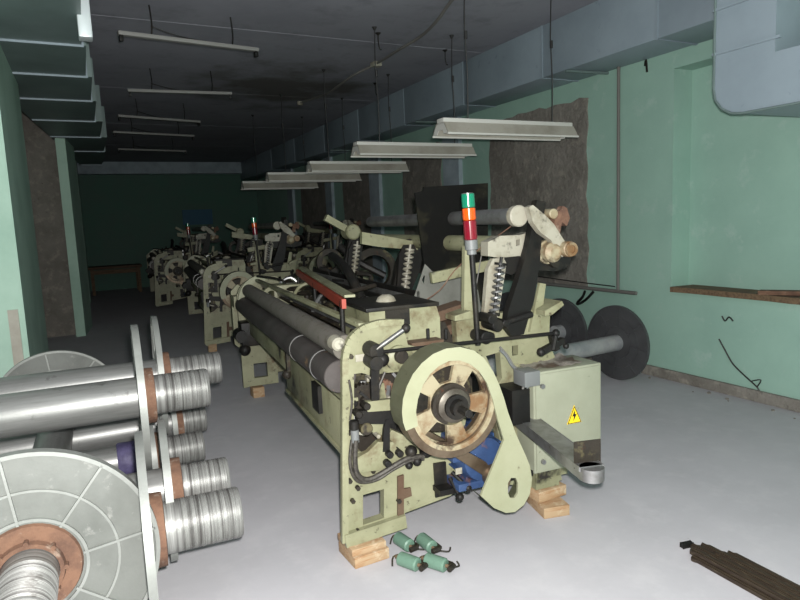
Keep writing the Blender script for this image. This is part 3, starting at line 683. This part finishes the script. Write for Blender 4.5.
        b = MB(); b.cyl(p-ax*.03, q+ax*.04, .008, 8); b.cyl(q, q+ax*.012, .03, 12); b.cyl(p-ax*.012, p, .03, 12); b.build('spring_rod','black' if first else 'white',SB)
    spring_unit(497,290,.06,1.0,True); spring_unit(407,272,1.15,1.15); spring_unit(355,263,2.1,1.1)
    # dark plates carrying the inner springs
    def dark(k, pts): pl('support_plate', k, .05, pts, 'black')
    dark(1.22, [(385,315),(394,285),(398,262),(408,240),(416,238),(425,242),(420,270),(408,300),(404,316)])
    dark(2.16, [(330,300),(345,262),(350,236),(358,232),(362,240),(360,262),(352,300)])
    pl('arm', 1.2, .04, [(362,232),(380,235),(418,242),(418,250),(380,247),(362,244)], 'paint')
    c = LY(352,232,2.15); b = MB(); b.cyl((c.x,2.1,c.z),(c.x,2.26,c.z),.06,18,.01); b.obox((c.x,2.18,c.z),(c.x-.2,2.18,c.z+.12),.06,.05); b.build('bearing_block','paint',R)
    c = LY(340,246,2.3); b = MB(); b.tube([(c.x,2.3,c.z),(c.x+.1,2.2,c.z-.12),(c.x+.3,2.1,c.z-.25)],.03,8); b.build('curved_arm','black',R)
    b = MB(); b.tube([LY(362,300,.9),LY(350,275,1.1),LY(340,262,1.4),LY(332,256,1.6)],.03,10); b.build('curved_arm','black',R)
    # big board and grey guards
    pl('dark_board', .75, .015, [(415,193),(423,191),(424,187),(488,183),(488,300),(432,300),(424,262)], 'board')
    pl('sheet_guard', .55, .006, [(408,316),(425,264),(433,272),(437,278),(445,298),(448,316)], 'sheet', ([(422,280),(424,275),(425,276),(424,284)],))
    pl('sheet_guard', .6, .006, [(434,312),(437,284),(460,272),(478,290),(482,314)], 'sheet')
    a = LY(431,278,.35); c = LY(503,262,.35); bar('cross_arm', a, c, .03, .055, 'paint')
    hose(((418,305),(440,290),(455,270),(478,250),(492,240),(510,227),(516,222)), .3, .003, 'rust')
    hose(((474,300),(478,275),(482,250),(480,245)), .3, .003, 'cord')
    # back part: big drum behind the springs
    c = LY(375,272,2.3); MB().ring((c.x,2.3,c.z),(c.x,2.36,c.z),.2,.14,36).build('drum_ring','grease',R)
    # side machinery far-left top
    for (x,y,k,r,mm) in ((272,296,2.2,.07,'paint'),(330,262,2.9,.12,'grease')):
        c = LY(x,y,k); MB().ring((c.x,k,c.z),(c.x,k+.05,c.z),r,r*.6,28).build('ring_guide',mm,R)
    b = MB(); p = LY(287,290,2.3); b.box((p.x-.12,2.2,p.z-.1),(p.x+.12,2.4,p.z+.05),.01); b.build('sensor_box','paint',R)
    # ---------------- signal tower
    a = LY(478,345,.03); c = LY(472,255,.03); tp = LY(467.5,193,.03)
    dv = (tp-c)
    ST = MB().cyl(a, c, .0135, 12).build('signal_tower','black',R)
    d1 = dv.normalized(); tot = dv.length
    def seg(n, t0, t1, r0, r1, m_): MB().lathe(c+d1*tot*t0, c+d1*tot*t1, [(0,r0),(.004,r1),(tot*(t1-t0)-.002,r1),(tot*(t1-t0),r1-.003)],22).build(n,m_,ST)
    seg('tower_base',0,.1,.014,.022,'grey'); seg('tower_base',.08,.25,.02,.03,'grey'); seg('red_lamp',.25,.56,.027,.031,'lr'); seg('orange_lamp',.565,.76,.027,.031,'lo'); seg('green_lamp',.765,.99,.027,.031,'lg'); seg('tower_cap',.985,1.0,.024,.026,'steel')
    return R
loom = make_loom()
loom.location = LO; loom.rotation_euler.z = LA
tag(loom, 'nearest pale green weaving loom with round belt guard, blue motor and warning-sign cabinet', 'loom', 'looms down the hall')
SK = ('dark_board','hose','bolt','fitting','knuckle','sheet_guard','chute_bar','red_cover','weft_drum')
for i, (dx, dy, rz, lab) in enumerate(((-.13, 5.3, 0, 'second pale green loom, in the dark just behind the nearest one'),
                                    (-.62, 10.0, .02, 'farthest loom of the left row, beyond the second one near the bench'))):
    o = copy_tree(loom, None, SK); o.location = LO+EX*dx+EY*dy; o.rotation_euler.z = LA+rz; o['label'] = lab
o = copy_tree(loom, None, SK+('heald_frame','reed')); o.location = (3.1, 10.2, 0); o.rotation_euler.z = LA; o['label'] = 'dark loom in the right row, beyond the nearest loom under the far trough lamps'

# ---- wooden blocks under the loom feet
def block(c, rz, w, d_, h, lab, grp='wooden blocks under the loom feet', n='wood_block'):
    o = MB().box((-w/2,-d_/2,0),(w/2,d_/2,h),.004).build(n,'wood'); o.location = c; o.rotation_euler.z = rz
    return tag(o, lab, 'wood block', grp)
def lw(x, y, z=0): return LO+EX*x+EY*y+Vector((0,0,z))
block(lw(.10,.02), LA+.12, .17, .18, .05, 'lower pine block under the front foot of the nearest loom')
block(lw(.095,.03,.051), LA+.08, .165, .18, .032, 'upper pine block directly under the front foot of the nearest loom')
block(lw(1.10,.03), LA-.15, .14, .22, .055, 'lower pine block beneath the belt guard and cabinet')
block(lw(1.11,.08,.056), LA+.1, .18, .16, .055, 'upper pine block of the stack beneath the cabinet')
block(lw(.11,2.97), LA+.1, .1, .12, .09, 'orange pine block under the far foot of the nearest loom')
block(lw(-.05,5.33), LA, .1, .12, .099, 'pine block under the foot of the second loom')
# crumpled film on the cabinet
p = LY(565,362,.08); b = MB(); n = 12; V = []
cx0, cx1 = LY(533,373,-.03).x, LY(601,456,-.03).x; ztop = LY(533,373,-.03).z
for i in range(n+1):
    V.append([b.bm.verts.new((cx0+.0+(cx1-cx0-.09)*i/n+random.uniform(-.006,.006), -.01+.2*j/6+random.uniform(-.012,.012), ztop+.004+random.uniform(0,.018))) for j in range(7)])
for i in range(n):
    for j in range(6): b.bm.faces.new((V[i][j],V[i+1][j],V[i+1][j+1],V[i][j+1]))
bmesh.ops.solidify(b.bm, geom=b.bm.faces[:], thickness=.002)
o = b.build('plastic_film','paper'); o.location = LO; o.rotation_euler.z = LA; tag(o, 'crumpled dirty sheet lying on top of the control cabinet', 'sheet')

# ---- four small green drive units on the floor
def unit(c, rz, tilt, lab, kind):
    root = empty('roller_unit', c, rz, 0, 0)
    b = MB(); b.cyl((-.0,-.05,.035),(0,.05,.035),.030,20,.006); b.build('drum','motorgreen',root)
    b = MB()
    b.cyl((0,-.07,.035),(0,.07,.035),.008,8); b.build('axle','oldwood',root)
    b = MB(); b.obox((.036,-.065,.03),(.036,.065,.03),.008,.012); b.obox((.036,-.062,.03),(0,-.062,.036),.008,.016); b.obox((.036,.062,.03),(0,.062,.036),.008,.016); b.tube([(.036,-.06,.012),(.07,-.075,.006),(.095,-.05,.006)],.004,6); b.tube([(-.03,.068,.006),(.0,.085,.03),(.036,.068,.03)],.004,6); b.cyl((-.02,-.078,.035),(.02,-.078,.035),.012,10); b.build('bracket','grease',root)
    return tag(root, lab, 'roller unit', 'small green roller units on the floor')
u0 = [on_z(x, y, 0) for x, y in ((404,549),(427,550),(409,569),(436,570))]
unit(u0[0], .15, 0, 'small green roller unit on the floor, closest to the wooden blocks', 0)
unit(u0[1], .05, 0, 'small green roller unit, rear right one of the floor heap', 0)
unit(u0[2], .45, 0, 'small green roller unit lying aslant at the front of the heap', 0)
unit(u0[3], .5, 0, 'small green roller unit lying farthest right in the heap', 0)

rng = random.Random(5)
for i in range(14):
    y = rng.uniform(2.4, 5.2); x = WX-.06-rng.uniform(0,.22)**1.3; r_ = rng.uniform(.008,.022)
    b = MB(); k = bmesh.ops.create_icosphere(b.bm, subdivisions=1, radius=r_)
    for v in k['verts']: v.co = Vector((v.co.x*rng.uniform(.7,1.3), v.co.y*rng.uniform(.7,1.3), max(v.co.z,-r_*.4)*.7))
    o = b.build('plaster_crumb','cement'); o.location = (x, y, r_*.28); tag(o, 'small grey plaster crumb on the floor along the right wall', 'crumb', 'plaster crumbs along the right wall')
# ---- brown strips lower right
a = on_z(680,552,0); c = on_z(838,640,0)
dr = (c-a); ang = math.atan2(dr.y, dr.x); sd = Vector((-math.sin(ang), math.cos(ang), 0))
sl = ['rusty brown strip on the floor, outermost on the camera side', 'brown strip second from the camera side of the bundle', 'brown strip in the middle of the floor bundle', 'brown strip fourth from the camera side of the bundle', 'brown strip with jagged end, far edge of the bundle', 'brown strip lying on top of the bundle', 'second brown strip lying on top of the bundle, set back', 'thin brown strip on top along the far edge']
for i in range(8):
    top = i > 4; k = i if not top else i-4.6
    off = sd*(.04*k); s0 = [.07,.03,.0,.02,.12,.05,.16,.11][i]
    b = MB(); L = .75
    P = [(0,.002),(.012,.0),(.03,.005),(L,.004),(L,.024),(.02,.026),(.008,.018),(-.012,.02),(-.006,.01)]
    b.prism([(x_, y_*1.5) for x_, y_ in P], .014, (0,-.019,0), (1,0,0), (0,1,0), (0,0,1))
    b.obox((.0,.0,.016),(L,.0,.016),.005,.006)
    o = b.build('brown_strip','slat'); o.location = a+off+Vector((math.cos(ang),math.sin(ang),0))*s0+Vector((0,0,.001 if not top else .021)); o.rotation_euler.z = ang+random.uniform(-.006,.006)
    tag(o, sl[i], 'strip', 'bundle of brown strips on the floor')
P = on_z(682,546,.01); o = MB().obox(P, P+Vector((.05,-.01,.0)), .02, .018, bev=.004).build('iron_scrap','black'); tag(o, 'small black scrap of iron at the tip of the brown strips', 'scrap')

# ================================================================== warp beams
def make_beam(xl, xf, xe, r, rf, m='alu', fl='cast', threads=True, left_flange=True, rust=True, thick=.022, name='warp_beam', rl=None):
    """axis along local X. xl: left end of tube, xf: right flange, xe: right threaded end"""
    root = empty(name)
    MB().lathe((xl,0,0),(xf,0,0),[(0,r),(xf-xl,r)],40).build('tube',m,root)
    prof = [(0,r*.98)]; L = xe-xf; n = int(L/.006)
    if threads:
        t = L*.35; prof.append((t, r*.98))
        while t < L-.012:
            prof += [(t, r*.99), (t+.002, r*.96), (t+.004, r*.96), (t+.006, r*.99)]; t += .008
        prof += [(L-.008, r*.97), (L, r*.93)]
    else: prof.append((L, r*.97))
    b = MB(); b.lathe((xf,0,0),(xe,0,0),prof,40,False)
    b.lathe((xe,0,0),(xe-.25 if L>.2 else xe-.1,0,0),[(0,r*.93),(.001,r*.8),(min(.2,L*.8),r*.8),(min(.2,L*.8)+.001,.01)],32,False)
    b.build('threaded_end','thread' if threads else m,root)
    def flange(x, s, rf=rf):
        b = MB(); t = thick/2
        b.lathe((x-t*.5,0,0),(x+t*.5,0,0),[(0,r),(0,rf-.01),(0.001,rf-.01),(t-.001,rf-.01),(t,rf-.01),(t,r)],72,False)
        f = b.build('flange',fl,root); b = MB()
        b.ring((x-t*1.3,0,0),(x+t*1.3,0,0),rf,rf-.014,72)
        b.ring((x-t,0,0),(x+t,0,0),rf*.68,rf*.68-.008,64); b.ring((x-t*1.2,0,0),(x+t*1.2,0,0),rf*.44,rf*.44-.01,48)
        for i in range(8):
            a = 2*PI*i/8+.12
            b.obox((x,math.cos(a)*rf*.4,math.sin(a)*rf*.4),(x,math.cos(a)*rf*.98,math.sin(a)*rf*.98),.008,thick*1.3,(1,0,0))
        b.build('rib','riblit' if fl == 'cast' else fl,f)
        b = MB(); b.lathe((x,0,0),(x+s*.045,0,0),[(0,r*1.0),(.0,rf*.40 if s>0 and rust==2 else r*1.4),(.02,rf*.38 if rust==2 else r*1.38),(.022,r*1.2) if rust==2 else (.058,r*1.36),(.044,r*1.15) if rust==2 else (.06,r*1.1),(.045,r) if rust==2 else (.061,r)],40,False)
        for i in range(8):
            a = 2*PI*i/8; b.cyl((x,math.cos(a)*r*1.2,math.sin(a)*r*1.2),(x+s*.05,math.cos(a)*r*1.2,math.sin(a)*r*1.2),.008,8)
        b.build('hub_collar','rust' if rust else fl,f)
    flange(xf, 1)
    if left_flange: flange(xl+.06, -1, rl or rf)
    return root
def place(o, c, rz, ry=0, lab=None, grp='empty warp beams stacked at the left'):
    o.location = c; o.rotation_euler = (0, ry, rz); tag(o, lab, 'warp beam', grp); return o
# stacked beams lying across
T = lambda x, y, d_: CP+ray(x, y)*d_
e = T(240,515,2.48); f = .28
o = make_beam(-.50, -.34, 0, .1, .375, left_flange=False); place(o, (e.x, e.y, .378), -.05, 0, 'large warp beam end lowest and nearest in the stack, thick tube with rust collar')
e = T(228,477,2.72)
o = make_beam(-.52, -.25, 0, .09, .29, left_flange=False); place(o, (e.x, e.y, e.z), -.06, 0, 'warp beam end just above and behind the lowest one, rust collar')
e = T(203,445,3.5)
o = make_beam(-1.95, -.27, 0, .085, .2); place(o, (e.x, e.y, e.z), .0, 0, 'thin warp beam with a violet wrapping, in the middle of the stack')
MB().lathe((-.44,0,0),(-.33,0,0),[(0,.088),(.01,.095),(.1,.093),(.11,.088)],24).build('wrapping','purple',o)
e = T(205,417,3.95)
o = make_beam(-1.95, -.2, 0, .09, .2); place(o, (e.x, e.y, e.z), .0, 0, 'warp beam behind the violet-wrapped one, under the two top beams')
e = T(208,387,2.95)
o = make_beam(-2.1, -.295, 0, .092, .33); place(o, (e.x, e.y, e.z), -.035, 0, 'front one of the two long warp beams lying on top of the stack')
e = T(220,367,3.6)
o = make_beam(-2.2, -.33, 0, .09, .33); place(o, (e.x, e.y, e.z), -.045, 0, 'rear one of the two long warp beams lying on top of the stack')
# beam pointing at the camera
o = make_beam(-2.15, 0, .34, .088, .40, rust=2, thick=.03, rl=.375)
place(o, (-.262, 2.29, .41), -PI/2-.01, 0, 'warp beam pointing at the camera, big ribbed flange with rusty hub ring')
o = make_beam(-2.15, 0, .3, .088, .36, fl='bluealu', rust=0); place(o, (-1.02, 2.3, .37), -PI/2, 0, 'warp beam at the far left edge, only its rear flange in view')
# beams by the right wall
bl2 = ['warp beam with dark flange and tube standing nearest the right wall', 'second dark-flanged warp beam by the right wall, behind the cabinet', 'third dark-flanged warp beam, mostly hidden behind the loom arm']
M['darkflange'] = mat('dark oiled flange', S(84,84,86), .42, .3, ((S(68,68,70), 3, .4, .7),), (30, .03))
M['dullalu'] = mat('dull tube', S(158,158,158), .4, .05, ((S(120,124,128), 5, .4, .7),), (40, .03))
for i, (x, y) in enumerate(((4.15, 4.02), (4.12, 4.72), (4.10, 5.5))):
    o = make_beam(-1.85 if i == 0 else -.09, 0, .16, .072, .335, m='dullalu', fl='darkflange', threads=False, rust=0, left_flange=(i == 0))
    place(o, (x, y, .337), .07, 0, bl2[i], 'dark-flanged warp beams along the right wall')

# ================================================================== light: the camera flash, world background black
ld = bpy.data.lights.new('flash', 'POINT'); ld.energy = 700; ld.shadow_soft_size = .025; ld.color = (1, .985, .96)
lo = bpy.data.objects.new('flash', ld); col.objects.link(lo); lo.location = CP+u2*.06+r2*.03+fw*.02
w = bpy.data.worlds.new('world'); scn.world = w; w.use_nodes = True
w.node_tree.nodes['Background'].inputs[0].default_value = (.8, .9, 1, 1); w.node_tree.nodes['Background'].inputs[1].default_value = .0
